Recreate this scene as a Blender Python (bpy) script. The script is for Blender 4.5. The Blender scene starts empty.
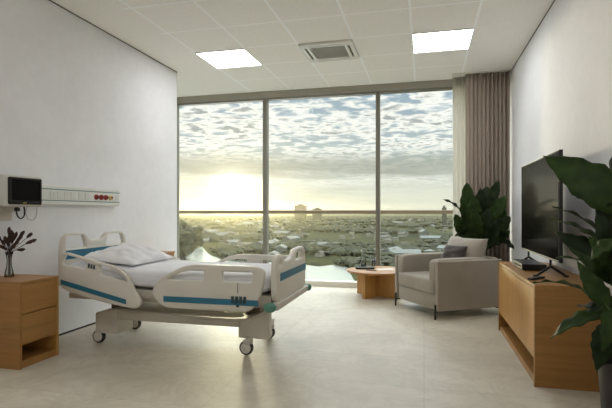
import bpy, bmesh, math, random
import numpy as np
from mathutils import Vector, Matrix, noise, Euler

random.seed(7)
SC = bpy.context.scene
COL = SC.collection
R = math.radians

# ------------------------------------------------------------------ materials
def srgb(r, g, b):
    def f(v):
        v /= 255.0
        return v / 12.92 if v <= 0.04045 else ((v + 0.055) / 1.055) ** 2.4
    return (f(r), f(g), f(b), 1.0)

class NT:
    def __init__(self, tree):
        self.t = tree
    def n(self, kind, **kw):
        nd = self.t.nodes.new(kind)
        for k, v in kw.items():
            if k.startswith('i_'):
                nd.inputs[k[2:].replace('_', ' ')].default_value = v
            else:
                setattr(nd, k, v)
        return nd
    def l(self, a, b):
        self.t.links.new(a, b)
    def math(self, op, a, b=None, c=None, clamp=False):
        nd = self.t.nodes.new('ShaderNodeMath'); nd.operation = op; nd.use_clamp = clamp
        for i, v in enumerate((a, b, c)):
            if v is None: continue
            if isinstance(v, (int, float)): nd.inputs[i].default_value = v
            else: self.l(v, nd.inputs[i])
        return nd.outputs[0]
    def mix(self, fac, a, b, blend='MIX'):
        nd = self.t.nodes.new('ShaderNodeMix'); nd.data_type = 'RGBA'; nd.blend_type = blend
        nd.clamp_result = False
        for i, v in ((0, fac), (6, a), (7, b)):
            if isinstance(v, (int, float, tuple, list)): nd.inputs[i].default_value = v
            else: self.l(v, nd.inputs[i])
        return nd.outputs[2]
    def ramp(self, fac, stops, interp='LINEAR'):
        nd = self.t.nodes.new('ShaderNodeValToRGB')
        cr = nd.color_ramp; cr.interpolation = interp
        while len(cr.elements) < len(stops): cr.elements.new(0.5)
        for e, (p, c) in zip(cr.elements, stops):
            e.position = p; e.color = c
        self.l(fac, nd.inputs[0])
        return nd.outputs[0]

def new_mat(name):
    m = bpy.data.materials.new(name); m.use_nodes = True
    t = NT(m.node_tree)
    p = m.node_tree.nodes['Principled BSDF']
    return m, t, p

def plain(name, col, rough=0.5, metal=0.0, var=0.06, scale=6.0, bump=0.0, bscale=200.0, spec=None, sheen=0.0):
    m, t, p = new_mat(name)
    tc = t.n('ShaderNodeTexCoord')
    nz = t.n('ShaderNodeTexNoise', i_Scale=scale, i_Detail=4.0)
    t.l(tc.outputs['Object'], nz.inputs['Vector'])
    dark = tuple(c * (1 - var) for c in col[:3]) + (1,)
    lite = tuple(min(1, c * (1 + var)) for c in col[:3]) + (1,)
    t.l(t.ramp(nz.outputs[0], [(0.3, dark), (0.7, lite)]), p.inputs['Base Color'])
    p.inputs['Roughness'].default_value = rough
    p.inputs['Metallic'].default_value = metal
    if spec is not None: p.inputs['Specular IOR Level'].default_value = spec
    if sheen: p.inputs['Sheen Weight'].default_value = sheen
    if bump:
        bn = t.n('ShaderNodeTexNoise', i_Scale=bscale, i_Detail=2.0)
        t.l(tc.outputs['Object'], bn.inputs['Vector'])
        b = t.n('ShaderNodeBump', i_Strength=bump, i_Distance=0.002)
        t.l(bn.outputs[0], b.inputs['Height']); t.l(b.outputs[0], p.inputs['Normal'])
    return m

def wood(name, col, axis=0, rough=0.42):
    m, t, p = new_mat(name)
    tc = t.n('ShaderNodeTexCoord')
    mp = t.n('ShaderNodeMapping')
    sc = [26.0, 26.0, 26.0]; sc[axis] = 1.6
    mp.inputs['Scale'].default_value = sc
    t.l(tc.outputs['Object'], mp.inputs['Vector'])
    n1 = t.n('ShaderNodeTexNoise', i_Scale=1.0, i_Detail=6.0, i_Distortion=0.6)
    t.l(mp.outputs[0], n1.inputs['Vector'])
    n2 = t.n('ShaderNodeTexNoise', i_Scale=4.0, i_Detail=5.0)
    t.l(mp.outputs[0], n2.inputs['Vector'])
    f = t.math('ADD', t.math('MULTIPLY', n1.outputs[0], 0.65), t.math('MULTIPLY', n2.outputs[0], 0.35))
    k = lambda s: tuple(c * s for c in col[:3]) + (1,)
    t.l(t.ramp(f, [(0.28, k(0.74)), (0.5, k(1.0)), (0.72, k(1.16))]), p.inputs['Base Color'])
    p.inputs['Roughness'].default_value = rough
    b = t.n('ShaderNodeBump', i_Strength=0.08, i_Distance=0.001)
    t.l(f, b.inputs['Height']); t.l(b.outputs[0], p.inputs['Normal'])
    return m

M = {}
M['wood_z'] = wood('oak_upright_lit', srgb(190, 142, 78), 2)  # upright oak lightened to paint in the light on the sideboard doors
M['wood_y'] = wood('oak_lengthwise', srgb(164, 119, 64), 1)
M['wood_x'] = wood('oak_crosswise', srgb(158, 113, 60), 0)
M['wood_table'] = wood('light_oak', srgb(196, 150, 88), 2)
M['dark_gap'] = plain('painted_gap_shade', srgb(62, 58, 52), 0.8)
M['trim_gap'] = plain('painted_ceiling_gap_shade', srgb(104, 100, 92), 0.8)
M['plastic'] = plain('bed_plastic', srgb(216, 211, 200), 0.38, var=0.02)
M['plastic_grey'] = plain('bed_plastic_grey', srgb(196, 190, 178), 0.42, var=0.03)
M['blue'] = plain('teal_blue_stripe', srgb(44, 112, 138), 0.4, var=0.04)
M['bumper'] = plain('green_grey_rubber', srgb(92, 142, 124), 0.6)
M['lift'] = plain('brown_grey_metal', srgb(118, 104, 90), 0.5, metal=0.2)
M['icon'] = plain('dark_icon', srgb(38, 60, 66), 0.5)
M['tyre'] = plain('dark_rubber', srgb(52, 48, 44), 0.7)
M['wheel_hub'] = plain('wheel_grey', srgb(214, 210, 200), 0.45)
M['sheet'] = plain('white_sheet', srgb(226, 226, 230), 0.9, var=0.02, bump=0.2, bscale=350, sheen=0.1)
M['pillowcase'] = plain('pillowcase', srgb(234, 233, 235), 0.9, var=0.03, bump=0.2, bscale=350, sheen=0.1)
M['fabric'] = plain('grey_beige_upholstery', srgb(156, 147, 134), 0.95, var=0.05, bump=0.5, bscale=420, sheen=0.25)
M['fabric_dark'] = plain('dark_taupe_velvet', srgb(66, 58, 54), 0.9, var=0.08, bump=0.4, bscale=380, sheen=0.3)
M['black_metal'] = plain('black_metal', srgb(34, 33, 33), 0.35, metal=0.6)
M['black_plastic'] = plain('black_plastic', srgb(24, 24, 25), 0.4)
M['screen'] = plain('dark_screen', srgb(12, 12, 12), 0.12, var=0.0, spec=0.12)
m = bpy.data.materials.new('tv_glass'); m.use_nodes = True
tr = m.node_tree; tr.nodes.clear(); t = NT(tr)
df = t.n('ShaderNodeBsdfDiffuse'); df.inputs[0].default_value = srgb(14, 14, 13)
gs = t.n('ShaderNodeBsdfGlossy'); gs.inputs['Roughness'].default_value = .1
mx = t.n('ShaderNodeMixShader'); mx.inputs[0].default_value = .09
t.l(df.outputs[0], mx.inputs[1]); t.l(gs.outputs[0], mx.inputs[2])
oo = t.n('ShaderNodeOutputMaterial'); t.l(mx.outputs[0], oo.inputs[0])
M['tv_glass'] = m
M['mon_body'] = plain('monitor_shell', srgb(205, 202, 194), 0.45, var=0.02)
M['mon_bezel'] = plain('monitor_bezel', srgb(34, 30, 29), 0.4, spec=.2)
M['mon_screen'] = plain('monitor_glass', srgb(14, 11, 10), 0.3, spec=.1)
M['brass'] = plain('brass_mark', srgb(190, 160, 90), 0.35, metal=0.7)
M['panel_white'] = plain('headwall_white', srgb(226, 226, 222), 0.45, var=0.02)
M['panel_line'] = plain('headwall_green_line', srgb(60, 118, 112), 0.5)
M['socket'] = plain('socket_plate', srgb(218, 218, 213), 0.5, var=0.02)
M['red'] = plain('red_outlet', srgb(150, 34, 28), 0.4)
M['cream'] = plain('cream_outlet', srgb(214, 186, 120), 0.4)
M['alu'] = plain('dark_grey_aluminium', srgb(160, 156, 144), 0.45, metal=0.25, var=0.03)
M['alu_light'] = plain('grey_aluminium', srgb(134, 131, 120), 0.45, metal=0.2, var=0.03)
M['sill'] = plain('pale_sill', srgb(222, 220, 208), 0.4, var=0.02)
M['bronze'] = plain('bronze_handrail', srgb(146, 130, 108), 0.45, metal=0.3)
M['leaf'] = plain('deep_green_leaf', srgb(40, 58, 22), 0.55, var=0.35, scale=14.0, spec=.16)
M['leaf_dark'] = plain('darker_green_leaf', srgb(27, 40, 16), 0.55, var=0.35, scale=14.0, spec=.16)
M['rib'] = plain('pale_leaf_rib', srgb(88, 100, 52), 0.5)
M['stalk'] = plain('green_stalk', srgb(58, 78, 38), 0.5, var=0.2)
M['pot_dark'] = plain('dark_stone_pot', srgb(44, 38, 36), 0.6, var=0.12, bump=0.3, bscale=90)
M['pot_white'] = plain('pale_pot', srgb(188, 184, 178), 0.5, var=0.05)
M['soil'] = plain('soil', srgb(52, 40, 30), 0.95, var=0.3, scale=40, bump=0.8, bscale=60)
M['dry'] = plain('dry_flower_brown', srgb(62, 42, 36), 0.9, var=0.2, scale=60)
M['cable_black'] = plain('black_cable', srgb(28, 27, 26), 0.5)
M['cable_grey'] = plain('grey_cable', srgb(170, 168, 160), 0.5)
M['book'] = plain('dark_green_cover', srgb(36, 46, 38), 0.8)
M['paper'] = plain('paper', srgb(214, 210, 198), 0.8)
M['vent'] = plain('vent_plastic', srgb(214, 212, 202), 0.5, var=0.02)
M['vent_dark'] = plain('vent_grille', srgb(176, 173, 162), 0.6)
M['vent_slot'] = plain('vent_slot', srgb(86, 82, 74), 0.7)
M['slab'] = plain('bounce_white_slab', srgb(232, 229, 222), 0.8, var=0.08)
M['house_wall'] = plain('pale_house_wall', srgb(112, 108, 98), 0.8, var=0.1, scale=0.2)
M['house_wall2'] = plain('grey_house_wall', srgb(84, 86, 82), 0.8, var=0.1, scale=0.2)
M['roof'] = plain('grey_brown_roof', srgb(62, 57, 50), 0.8, var=0.15, scale=0.3)
M['roof_light'] = plain('pale_roof', srgb(84, 86, 84), 0.7, var=0.1, scale=0.3)
M['tower'] = plain('tower_concrete', srgb(44, 42, 40), 0.7, var=0.15, scale=0.1)
M['canopy'] = plain('treetop_green', srgb(33, 34, 12), 0.9, var=0.4, scale=0.03)

def wall_mat(name, col, var=0.05):
    m, t, p = new_mat(name)
    tc = t.n('ShaderNodeTexCoord')
    n1 = t.n('ShaderNodeTexNoise', i_Scale=1.1, i_Detail=7.0, i_Roughness=0.65)
    n2 = t.n('ShaderNodeTexNoise', i_Scale=14.0, i_Detail=4.0)
    t.l(tc.outputs['Object'], n1.inputs['Vector']); t.l(tc.outputs['Object'], n2.inputs['Vector'])
    f = t.math('ADD', t.math('MULTIPLY', n1.outputs[0], 0.75), t.math('MULTIPLY', n2.outputs[0], 0.25))
    k = lambda s: tuple(min(1, c * s) for c in col[:3]) + (1,)
    t.l(t.ramp(f, [(0.35, k(1 - var)), (0.65, k(1 + var))]), p.inputs['Base Color'])
    p.inputs['Roughness'].default_value = 0.75
    b = t.n('ShaderNodeBump', i_Strength=0.1, i_Distance=0.003)
    t.l(n2.outputs[0], b.inputs['Height']); t.l(b.outputs[0], p.inputs['Normal'])
    return m
M['wall'] = wall_mat('off_white_plaster', srgb(234, 234, 237))

def ceiling_mat():
    m, t, p = new_mat('ceiling_tiles')
    g = t.n('ShaderNodeNewGeometry')
    s = t.n('ShaderNodeSeparateXYZ'); t.l(g.outputs['Position'], s.inputs[0])
    def line(v, off):
        a = t.math('SUBTRACT', v, off)
        a = t.math('DIVIDE', a, 0.6)
        a = t.math('FRACT', a)
        a = t.math('SUBTRACT', a, 0.5)
        a = t.math('ABSOLUTE', a)
        return t.math('GREATER_THAN', a, 0.5 - 0.02)
    lx = line(s.outputs[0], -12.12); ly = line(s.outputs[1], -11.3)
    side = t.math('MULTIPLY', t.math('GREATER_THAN', s.outputs[0], -2.6), t.math('LESS_THAN', s.outputs[0], 0.52))
    ln = t.math('MULTIPLY', t.math('MAXIMUM', lx, ly), side)
    nz = t.n('ShaderNodeTexNoise', i_Scale=70.0, i_Detail=2.0)
    t.l(g.outputs['Position'], nz.inputs['Vector'])
    base = t.ramp(nz.outputs[0], [(0.35, srgb(238, 235, 228)), (0.65, srgb(244, 241, 235))])
    c = t.mix(ln, base, srgb(252, 252, 250))
    t.l(c, p.inputs['Base Color'])
    p.inputs['Roughness'].default_value = 0.85
    return m
M['ceiling'] = ceiling_mat()

def floor_mat():
    m, t, p = new_mat('polished_marble_tiles')
    g = t.n('ShaderNodeNewGeometry')
    n1 = t.n('ShaderNodeTexNoise', i_Scale=0.9, i_Detail=8.0, i_Roughness=0.62, i_Distortion=1.4)
    n2 = t.n('ShaderNodeTexNoise', i_Scale=2.6, i_Detail=9.0, i_Roughness=0.6, i_Distortion=2.2)
    t.l(g.outputs['Position'], n1.inputs['Vector']); t.l(g.outputs['Position'], n2.inputs['Vector'])
    base = t.ramp(n1.outputs[0], [(0.3, srgb(188, 180, 162)), (0.5, srgb(207, 199, 181)), (0.7, srgb(218, 211, 195))])
    v = t.math('ABSOLUTE', t.math('SUBTRACT', n2.outputs[0], 0.5))
    vein = t.math('SUBTRACT', 1.0, t.math('MULTIPLY', v, 14.0), clamp=True)
    c = t.mix(t.math('MULTIPLY', vein, 0.22), base, srgb(160, 150, 132))
    br = t.n('ShaderNodeTexBrick', i_Scale=1.0)
    br.offset = 0.0
    br.inputs['Mortar Size'].default_value = 0.003
    br.inputs['Brick Width'].default_value = 1.2
    br.inputs['Row Height'].default_value = 0.6
    br.inputs['Color1'].default_value = (1, 1, 1, 1); br.inputs['Color2'].default_value = (0.95, 0.95, 0.95, 1)
    br.inputs['Mortar'].default_value = (0.80, 0.78, 0.75, 1)
    t.l(g.outputs['Position'], br.inputs['Vector'])
    c = t.mix(1.0, c, br.outputs[0], 'MULTIPLY')
    t.l(c, p.inputs['Base Color'])
    r = t.math('ADD', t.math('MULTIPLY', n1.outputs[0], 0.24), 0.30)
    t.l(r, p.inputs['Roughness'])
    p.inputs['Specular IOR Level'].default_value = .38
    return m
M['floor'] = floor_mat()

def emit(name, col, s):
    m = bpy.data.materials.new(name); m.use_nodes = True
    t = m.node_tree; t.nodes.clear()
    e = t.nodes.new('ShaderNodeEmission'); e.inputs[0].default_value = col; e.inputs[1].default_value = s
    o = t.nodes.new('ShaderNodeOutputMaterial'); t.links.new(e.outputs[0], o.inputs[0])
    return m
PANEL_E = 6.6
M['fill_lamp'] = emit('added_fill_diffuser', (0.98, 0.99, 1.0, 1), PANEL_E * .95)  # for the fill panels added behind the camera
M['lamp'] = emit('lit_diffuser', (0.98, 0.99, 1.0, 1), PANEL_E)

def glass_pane(name, tint=(0.96, 0.97, 0.95, 1), refl=1.0):
    m = bpy.data.materials.new(name); m.use_nodes = True
    tr = m.node_tree; tr.nodes.clear(); t = NT(tr)
    tp = t.n('ShaderNodeBsdfTransparent'); tp.inputs[0].default_value = tint
    gl = t.n('ShaderNodeBsdfGlossy'); gl.inputs['Roughness'].default_value = 0.02
    fr = t.n('ShaderNodeFresnel'); fr.inputs[0].default_value = 1.45
    mx = t.n('ShaderNodeMixShader')
    t.l(t.math('MULTIPLY', fr.outputs[0], refl), mx.inputs[0])
    t.l(tp.outputs[0], mx.inputs[1]); t.l(gl.outputs[0], mx.inputs[2])
    o = t.n('ShaderNodeOutputMaterial'); t.l(mx.outputs[0], o.inputs[0])
    return m
M['pane'] = glass_pane('window_glass', refl=0.1)
M['guard'] = glass_pane('guard_glass', (0.93, 0.95, 0.92, 1), 0.15)
M['clear'] = glass_pane('clear_glass', (0.9, 0.92, 0.9, 1), 1.6)

def curtain_mat(name, col, trans=0.2, alpha=0.0):
    m, t, p = new_mat(name)
    tc = t.n('ShaderNodeTexCoord')
    nz = t.n('ShaderNodeTexNoise', i_Scale=260.0, i_Detail=2.0); t.l(tc.outputs['Object'], nz.inputs['Vector'])
    k = lambda s: tuple(min(1, c * s) for c in col[:3]) + (1,)
    cc = t.ramp(nz.outputs[0], [(0.3, k(0.93)), (0.7, k(1.05))])
    t.l(cc, p.inputs['Base Color']); p.inputs['Roughness'].default_value = 0.9
    tl = t.n('ShaderNodeBsdfTranslucent'); t.l(cc, tl.inputs[0])
    mx = t.n('ShaderNodeMixShader'); mx.inputs[0].default_value = trans
    t.l(p.outputs[0], mx.inputs[1]); t.l(tl.outputs[0], mx.inputs[2])
    out = m.node_tree.nodes['Material Output']
    if alpha:
        tp = t.n('ShaderNodeBsdfTransparent'); m2 = t.n('ShaderNodeMixShader'); m2.inputs[0].default_value = alpha
        t.l(mx.outputs[0], m2.inputs[1]); t.l(tp.outputs[0], m2.inputs[2]); t.l(m2.outputs[0], out.inputs[0])
    else:
        t.l(mx.outputs[0], out.inputs[0])
    return m
M['drape'] = curtain_mat('taupe_drape', srgb(172, 159, 146), 0.06)
M['sheer'] = curtain_mat('white_sheer', srgb(226, 223, 212), 0.55, 0.25)

def ground_mat():
    m, t, p = new_mat('meadows_and_woods')
    g = t.n('ShaderNodeNewGeometry')
    n1 = t.n('ShaderNodeTexNoise', i_Scale=0.006, i_Detail=8.0, i_Roughness=0.6)
    n2 = t.n('ShaderNodeTexNoise', i_Scale=0.03, i_Detail=6.0)
    t.l(g.outputs['Position'], n1.inputs['Vector']); t.l(g.outputs['Position'], n2.inputs['Vector'])
    f = t.math('ADD', t.math('MULTIPLY', n1.outputs[0], 0.6), t.math('MULTIPLY', n2.outputs[0], 0.4))
    t.l(t.ramp(f, [(0.40, srgb(22, 26, 10)), (0.50, srgb(36, 38, 15)), (0.58, srgb(52, 50, 22)), (0.68, srgb(70, 64, 34))]), p.inputs['Base Color'])
    p.inputs['Roughness'].default_value = 0.95
    p.inputs['Specular IOR Level'].default_value = 0.1
    return m
M['ground'] = ground_mat()
def water_mat():
    m, t, p = new_mat('river_water')
    g = t.n('ShaderNodeNewGeometry')
    nz = t.n('ShaderNodeTexNoise', i_Scale=0.25, i_Detail=5.0); t.l(g.outputs['Position'], nz.inputs['Vector'])
    b = t.n('ShaderNodeBump', i_Strength=0.5, i_Distance=0.4); t.l(nz.outputs[0], b.inputs['Height'])
    t.l(b.outputs[0], p.inputs['Normal'])
    p.inputs['Base Color'].default_value = srgb(240, 243, 240)
    p.inputs['Metallic'].default_value = 0.9
    p.inputs['Roughness'].default_value = 0.18
    return m
M['water'] = water_mat()

# ------------------------------------------------------------------ mesh helpers
def link_mesh(name, bm, mat, parent=None, smooth=False):
    """bm in world coordinates; the object gets its parent's frame so that it stays in place"""
    if parent is not None:
        bm.transform(world_of(parent).inverted())
    me = bpy.data.meshes.new(name)
    bmesh.ops.recalc_face_normals(bm, faces=bm.faces)
    bm.to_mesh(me); bm.free()
    if smooth is True:
        for p in me.polygons: p.use_smooth = True
    elif smooth:
        me.shade_smooth() if False else None
    o = bpy.data.objects.new(name, me); COL.objects.link(o)
    if mat: me.materials.append(mat)
    if smooth == 'auto':
        for p in me.polygons: p.use_smooth = True
        try: me.set_sharp_from_angle(angle=R(35))
        except Exception: pass
    if parent is not None: o.parent = parent
    return o

def world_of(o):
    m = Matrix.LocRotScale(o.location, o.rotation_euler, o.scale)
    return world_of(o.parent) @ m if o.parent else m

def tag(o, label=None, cat=None, group=None, kind=None):
    if label: o['label'] = label
    if cat: o['category'] = cat
    if group: o['group'] = group
    if kind: o['kind'] = kind
    return o

def thing(name, label, cat, loc, rz=0.0, group=None, kind=None):
    o = bpy.data.objects.new(name, None); COL.objects.link(o)
    o.empty_display_size = 0.1
    o.location = loc; o.rotation_euler = (0, 0, rz)
    return tag(o, label, cat, group, kind)

def struct(o):
    o['kind'] = 'structure'; return o

def BM(): return bmesh.new()

def add_box(bm, x0, x1, y0, y1, z0, z1, bev=0.0, seg=2, mat=None):
    g = bmesh.ops.create_cube(bm, size=1.0)
    vs = g['verts']
    for v in vs:
        v.co = Vector((x0 + (v.co.x + .5) * (x1 - x0), y0 + (v.co.y + .5) * (y1 - y0), z0 + (v.co.z + .5) * (z1 - z0)))
    if bev:
        es = list({e for v in vs for e in v.link_edges})
        r = bmesh.ops.bevel(bm, geom=es, offset=bev, segments=seg, profile=0.5, affect='EDGES')
        vs = list({v for f in r['faces'] for v in f.verts} | {v for v in vs if v.is_valid})
    if mat is not None:
        bmesh.ops.transform(bm, matrix=mat, verts=vs)
    return vs

def add_tube(bm, pts, r, n=8, r_end=None, closed=False):
    pts = [Vector(p) for p in pts]
    N = len(pts); rings = []
    up = Vector((0, 0, 1))
    d0 = (pts[1] - pts[0]).normalized()
    if abs(d0.dot(up)) > 0.95: up = Vector((1, 0, 0))
    prev = (up - d0 * up.dot(d0)).normalized()
    for i, p in enumerate(pts):
        a = pts[(i - 1) % N] if (closed or i) else pts[0]
        b = pts[(i + 1) % N] if (closed or i < N - 1) else pts[-1]
        d = (b - a).normalized()
        prev = (prev - d * prev.dot(d)).normalized()
        q = d.cross(prev)
        rr = r if r_end is None else r + (r_end - r) * i / (N - 1)
        rings.append([bm.verts.new(p + (prev * math.cos(2 * math.pi * k / n) + q * math.sin(2 * math.pi * k / n)) * rr) for k in range(n)])
    for i in range(N if closed else N - 1):
        A, B = rings[i], rings[(i + 1) % N]
        for k in range(n):
            bm.faces.new((A[k], A[(k + 1) % n], B[(k + 1) % n], B[k]))
    if not closed:
        bm.faces.new(rings[0][::-1]); bm.faces.new(rings[-1])

def add_lathe(bm, prof, c=(0, 0, 0), n=32, axis='z', cap=True):
    rings = []
    for (r, h) in prof:
        ring = []
        for k in range(n):
            a = 2 * math.pi * k / n
            x, y = r * math.cos(a), r * math.sin(a)
            p = (x, y, h) if axis == 'z' else ((x, h, y) if axis == 'y' else (h, x, y))
            ring.append(bm.verts.new(Vector(p) + Vector(c)))
        rings.append(ring)
    for i in range(len(rings) - 1):
        for k in range(n):
            bm.faces.new((rings[i][k], rings[i][(k + 1) % n], rings[i + 1][(k + 1) % n], rings[i + 1][k]))
    if cap:
        bm.faces.new(rings[0][::-1]); bm.faces.new(rings[-1])

def smooth_path(pts, k=6):
    """Catmull-Rom"""
    P = [Vector(p) for p in pts]; P = [P[0] * 2 - P[1]] + P + [P[-1] * 2 - P[-2]]
    out = []
    for i in range(1, len(P) - 2):
        for j in range(k):
            t = j / k
            out.append(0.5 * ((2 * P[i]) + (P[i + 1] - P[i - 1]) * t + (2 * P[i - 1] - 5 * P[i] + 4 * P[i + 1] - P[i + 2]) * t * t
                              + (3 * P[i] - P[i - 1] - 3 * P[i + 1] + P[i + 2]) * t ** 3))
    out.append(P[-2]); return out

def fillet(pts, r, k=5):
    out = []; n = len(pts)
    for i in range(n):
        p = Vector(pts[i]); a = Vector(pts[i - 1]); b = Vector(pts[(i + 1) % n])
        da, db = (a - p), (b - p)
        ra = min(r, da.length * 0.48); rb = min(r, db.length * 0.48)
        A = p + da.normalized() * ra; B = p + db.normalized() * rb
        for j in range(k + 1):
            t = j / k
            out.append((1 - t) ** 2 * A + 2 * t * (1 - t) * p + t * t * B)
    return out

def panel_bm(outlines, thick, plane, pos, bev=0.008, radii=None):
    """flat plate with holes and rounded rims; outlines = [outer, hole, ...] of 2D points"""
    cu = bpy.data.curves.new('tmp', 'CURVE'); cu.dimensions = '2D'; cu.fill_mode = 'BOTH'
    cu.extrude = max(1e-4, thick / 2 - bev); cu.bevel_depth = bev; cu.bevel_resolution = 2; cu.offset = -bev
    for i, ol in enumerate(outlines):
        r = (radii[i] if radii else 0.03)
        pts = fillet([Vector((p[0], p[1])) for p in ol], r) if r else [Vector(p) for p in ol]
        sp = cu.splines.new('POLY'); sp.points.add(len(pts) - 1); sp.use_cyclic_u = True
        for q, p in zip(sp.points, pts): q.co = (p.x, p.y, 0, 1)
    ob = bpy.data.objects.new('tmp', cu); COL.objects.link(ob)
    dg = bpy.context.evaluated_depsgraph_get()
    me = bpy.data.meshes.new_from_object(ob.evaluated_get(dg))
    bm = BM(); bm.from_mesh(me)
    bpy.data.objects.remove(ob); bpy.data.curves.remove(cu); bpy.data.meshes.remove(me)
    bmesh.ops.remove_doubles(bm, verts=bm.verts, dist=1e-5)
    for v in bm.verts:
        a, b, c = v.co
        v.co = Vector((a, pos + c, b)) if plane == 'xz' else (Vector((pos + c, a, b)) if plane == 'yz' else Vector((a, b, pos + c)))
    return bm

def add_cushion(bm, cx, cy, cz, sx, sy, sz, e1=0.35, e2=0.25, nu=28, nv=20, mat=None, wr=0.0, seed=0):
    """puffy superellipsoid block of full size sx sy sz"""
    def sg(v, e): return math.copysign(abs(v) ** e, v)
    grid = []
    for j in range(nv + 1):
        ph = -math.pi / 2 + math.pi * j / nv
        row = []
        for i in range(nu):
            th = 2 * math.pi * i / nu + math.pi / nu
            p = Vector((sx / 2 * sg(math.cos(ph), e1) * sg(math.cos(th), e2),
                        sy / 2 * sg(math.cos(ph), e1) * sg(math.sin(th), e2),
                        sz / 2 * sg(math.sin(ph), e1)))
            if wr:
                p *= 1 + wr * noise.noise(p * 7 + Vector((seed, seed * 2, 0)))
            p = Vector((cx, cy, cz)) + p if mat is None else mat @ p
            row.append(p)
        grid.append(row)
    V = []
    for j in range(nv + 1):
        if j in (0, nv):
            v = bm.verts.new(grid[j][0]); V.append([v] * nu)
        else:
            V.append([bm.verts.new(p) for p in grid[j]])
    for j in range(nv):
        for i in range(nu):
            q = [V[j][i], V[j][(i + 1) % nu], V[j + 1][(i + 1) % nu], V[j + 1][i]]
            u = []
            for v in q:
                if v not in u: u.append(v)
            if len(u) > 2: bm.faces.new(u)

def add_pillow(bm, mat, w, l, t, n=26, wr=0.012, seed=3, flat=0.35):
    """pillow with pinched seams"""
    def h(u, v): return max(0, (1 - abs(u) ** 2.6)) ** 0.55 * max(0, (1 - abs(v) ** 2.6)) ** 0.55
    top, bot = {}, {}
    for i in range(n + 1):
        for j in range(n + 1):
            u, v = 2 * i / n - 1, 2 * j / n - 1
            pin = 1 - 0.07 * (abs(u) ** 2) * (1 - abs(v)) - 0.0
            x = u * w / 2 * (1 - 0.06 * (1 - abs(v) ** 2) * abs(u)); y = v * l / 2 * (1 - 0.06 * (1 - abs(u) ** 2) * abs(v))
            hh = h(u, v)
            nz = noise.noise(Vector((x * 9 + seed, y * 6, 0))) * wr + (noise.noise(Vector((x * 5 - y * 16, seed, y * 5))) - 0.8 * abs(noise.noise(Vector((x * 7 + y * 9, seed + 4, y * 7))))) * wr
            edge = i in (0, n) or j in (0, n)
            a = bm.verts.new(mat @ Vector((x, y, t * (1 - flat) * hh + (0 if edge else nz * hh))))
            top[i, j] = a
            bot[i, j] = a if edge else bm.verts.new(mat @ Vector((x, y, -t * flat * hh)))
    for i in range(n):
        for j in range(n):
            bm.faces.new((top[i, j], top[i + 1, j], top[i + 1, j + 1], top[i, j + 1]))
            q = (bot[i, j], bot[i, j + 1], bot[i + 1, j + 1], bot[i + 1, j])
            try: bm.faces.new(q)
            except ValueError: pass

def copy_tree(o, parent=None):
    c = o.copy(); COL.objects.link(c); c.parent = parent
    for ch in list(o.children): copy_tree(ch, c)
    return c

# ------------------------------------------------------------------ room
H = 2.895
XL, XR = -3.1, 1.084
YB, YW = -2.2, 6.75
def boxobj(name, *a, mat=None, parent=None, bev=0.0):
    bm = BM(); add_box(bm, *a, bev=bev); return link_mesh(name, bm, mat, parent)

struct(boxobj('floor', -4.6, 1.3, YB - .1, 6.9, -0.12, 0.0, mat=M['floor']))
struct(boxobj('ceiling', -4.6, 1.3, YB - .1, 6.9, H, H + .12, mat=M['ceiling']))
struct(boxobj('wall_left', -4.5, XL, YB, 5.53, 0, H, mat=M['wall']))
struct(boxobj('wall_right', XR, XR + .15, YB, 6.9, 0, H, mat=M['wall']))
struct(boxobj('wall_back', -4.6, XR + .15, YB - .12, YB, 0, H, mat=M['wall']))
struct(boxobj('wall_recess', -4.62, -4.5, 5.2, 6.9, 0, H, mat=M['wall']))
struct(boxobj('trim_1', XL, XL + .006, YB, 5.53, H - .009, H, mat=M['trim_gap']))  # dark strips painted in for the shade of the ceiling gap
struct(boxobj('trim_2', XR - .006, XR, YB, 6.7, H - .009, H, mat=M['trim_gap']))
struct(boxobj('baseboard_left', XL, XL + .004, YB, 5.53, 0, 0.016, mat=M['dark_gap']))  # dark strips stand in for the shade of a recessed wall foot
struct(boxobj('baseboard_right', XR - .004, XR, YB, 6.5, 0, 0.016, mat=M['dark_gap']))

# window wall
win = struct(thing('window_1', None, None, (-1.7, 6.8, 0)))
bm = BM(); add_box(bm, -4.5, XR, 6.74, 6.88, 2.80, H, bev=.003); link_mesh('head_rail', bm, M['alu'], win)
bm = BM(); add_box(bm, -4.5, XR, 6.76, 6.86, 2.772, 2.805, bev=.003); link_mesh('window_frame', bm, M['alu_light'], win)
bm = BM(); add_box(bm, -4.5, XR, 6.75, 6.90, 0.0, 0.075, bev=.004); link_mesh('window_sill', bm, M['sill'], win)
for x0, x1 in ((-3.865, -3.80), (-2.36, -2.293), (-0.667, -0.607), (0.66, 0.73)):
    bm = BM(); add_box(bm, x0, x1, 6.76, 6.86, 0.07, 2.775, bev=.004)
    add_box(bm, x0 + .018, x0 + .03, 6.752, 6.77, 0.08, 2.775)
    link_mesh('mullion', bm, M['alu_light'], win)
for x0, x1 in ((-4.5, -3.86), (-3.81, -2.36), (-2.29, -0.67), (-0.61, 0.665), (0.725, XR)):
    bm = BM(); add_box(bm, x0, x1, 6.812, 6.82, 0.07, 2.775); link_mesh('window_pane', bm, M['pane'], win)

# balcony
struct(boxobj('balcony_bounce_slab', -5.2, 1.6, 6.9, 7.72, -.25, -.05, mat=M['slab']))  # unseen slab, deepened and whitened to bounce light up to the ceiling
bal = thing('balustrade', 'bronze handrail over a clear glass guard outside the window', 'railing', (-1.7, 7.6, -.05))
bm = BM(); add_box(bm, -5.2, 1.6, 7.57, 7.64, 1.055, 1.114, bev=.006); link_mesh('handrail', bm, M['bronze'], bal)
bm = BM(); add_box(bm, -5.2, 1.6, 7.6, 7.612, -.05, 1.06); link_mesh('glass_guard', bm, M['guard'], bal)

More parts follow.
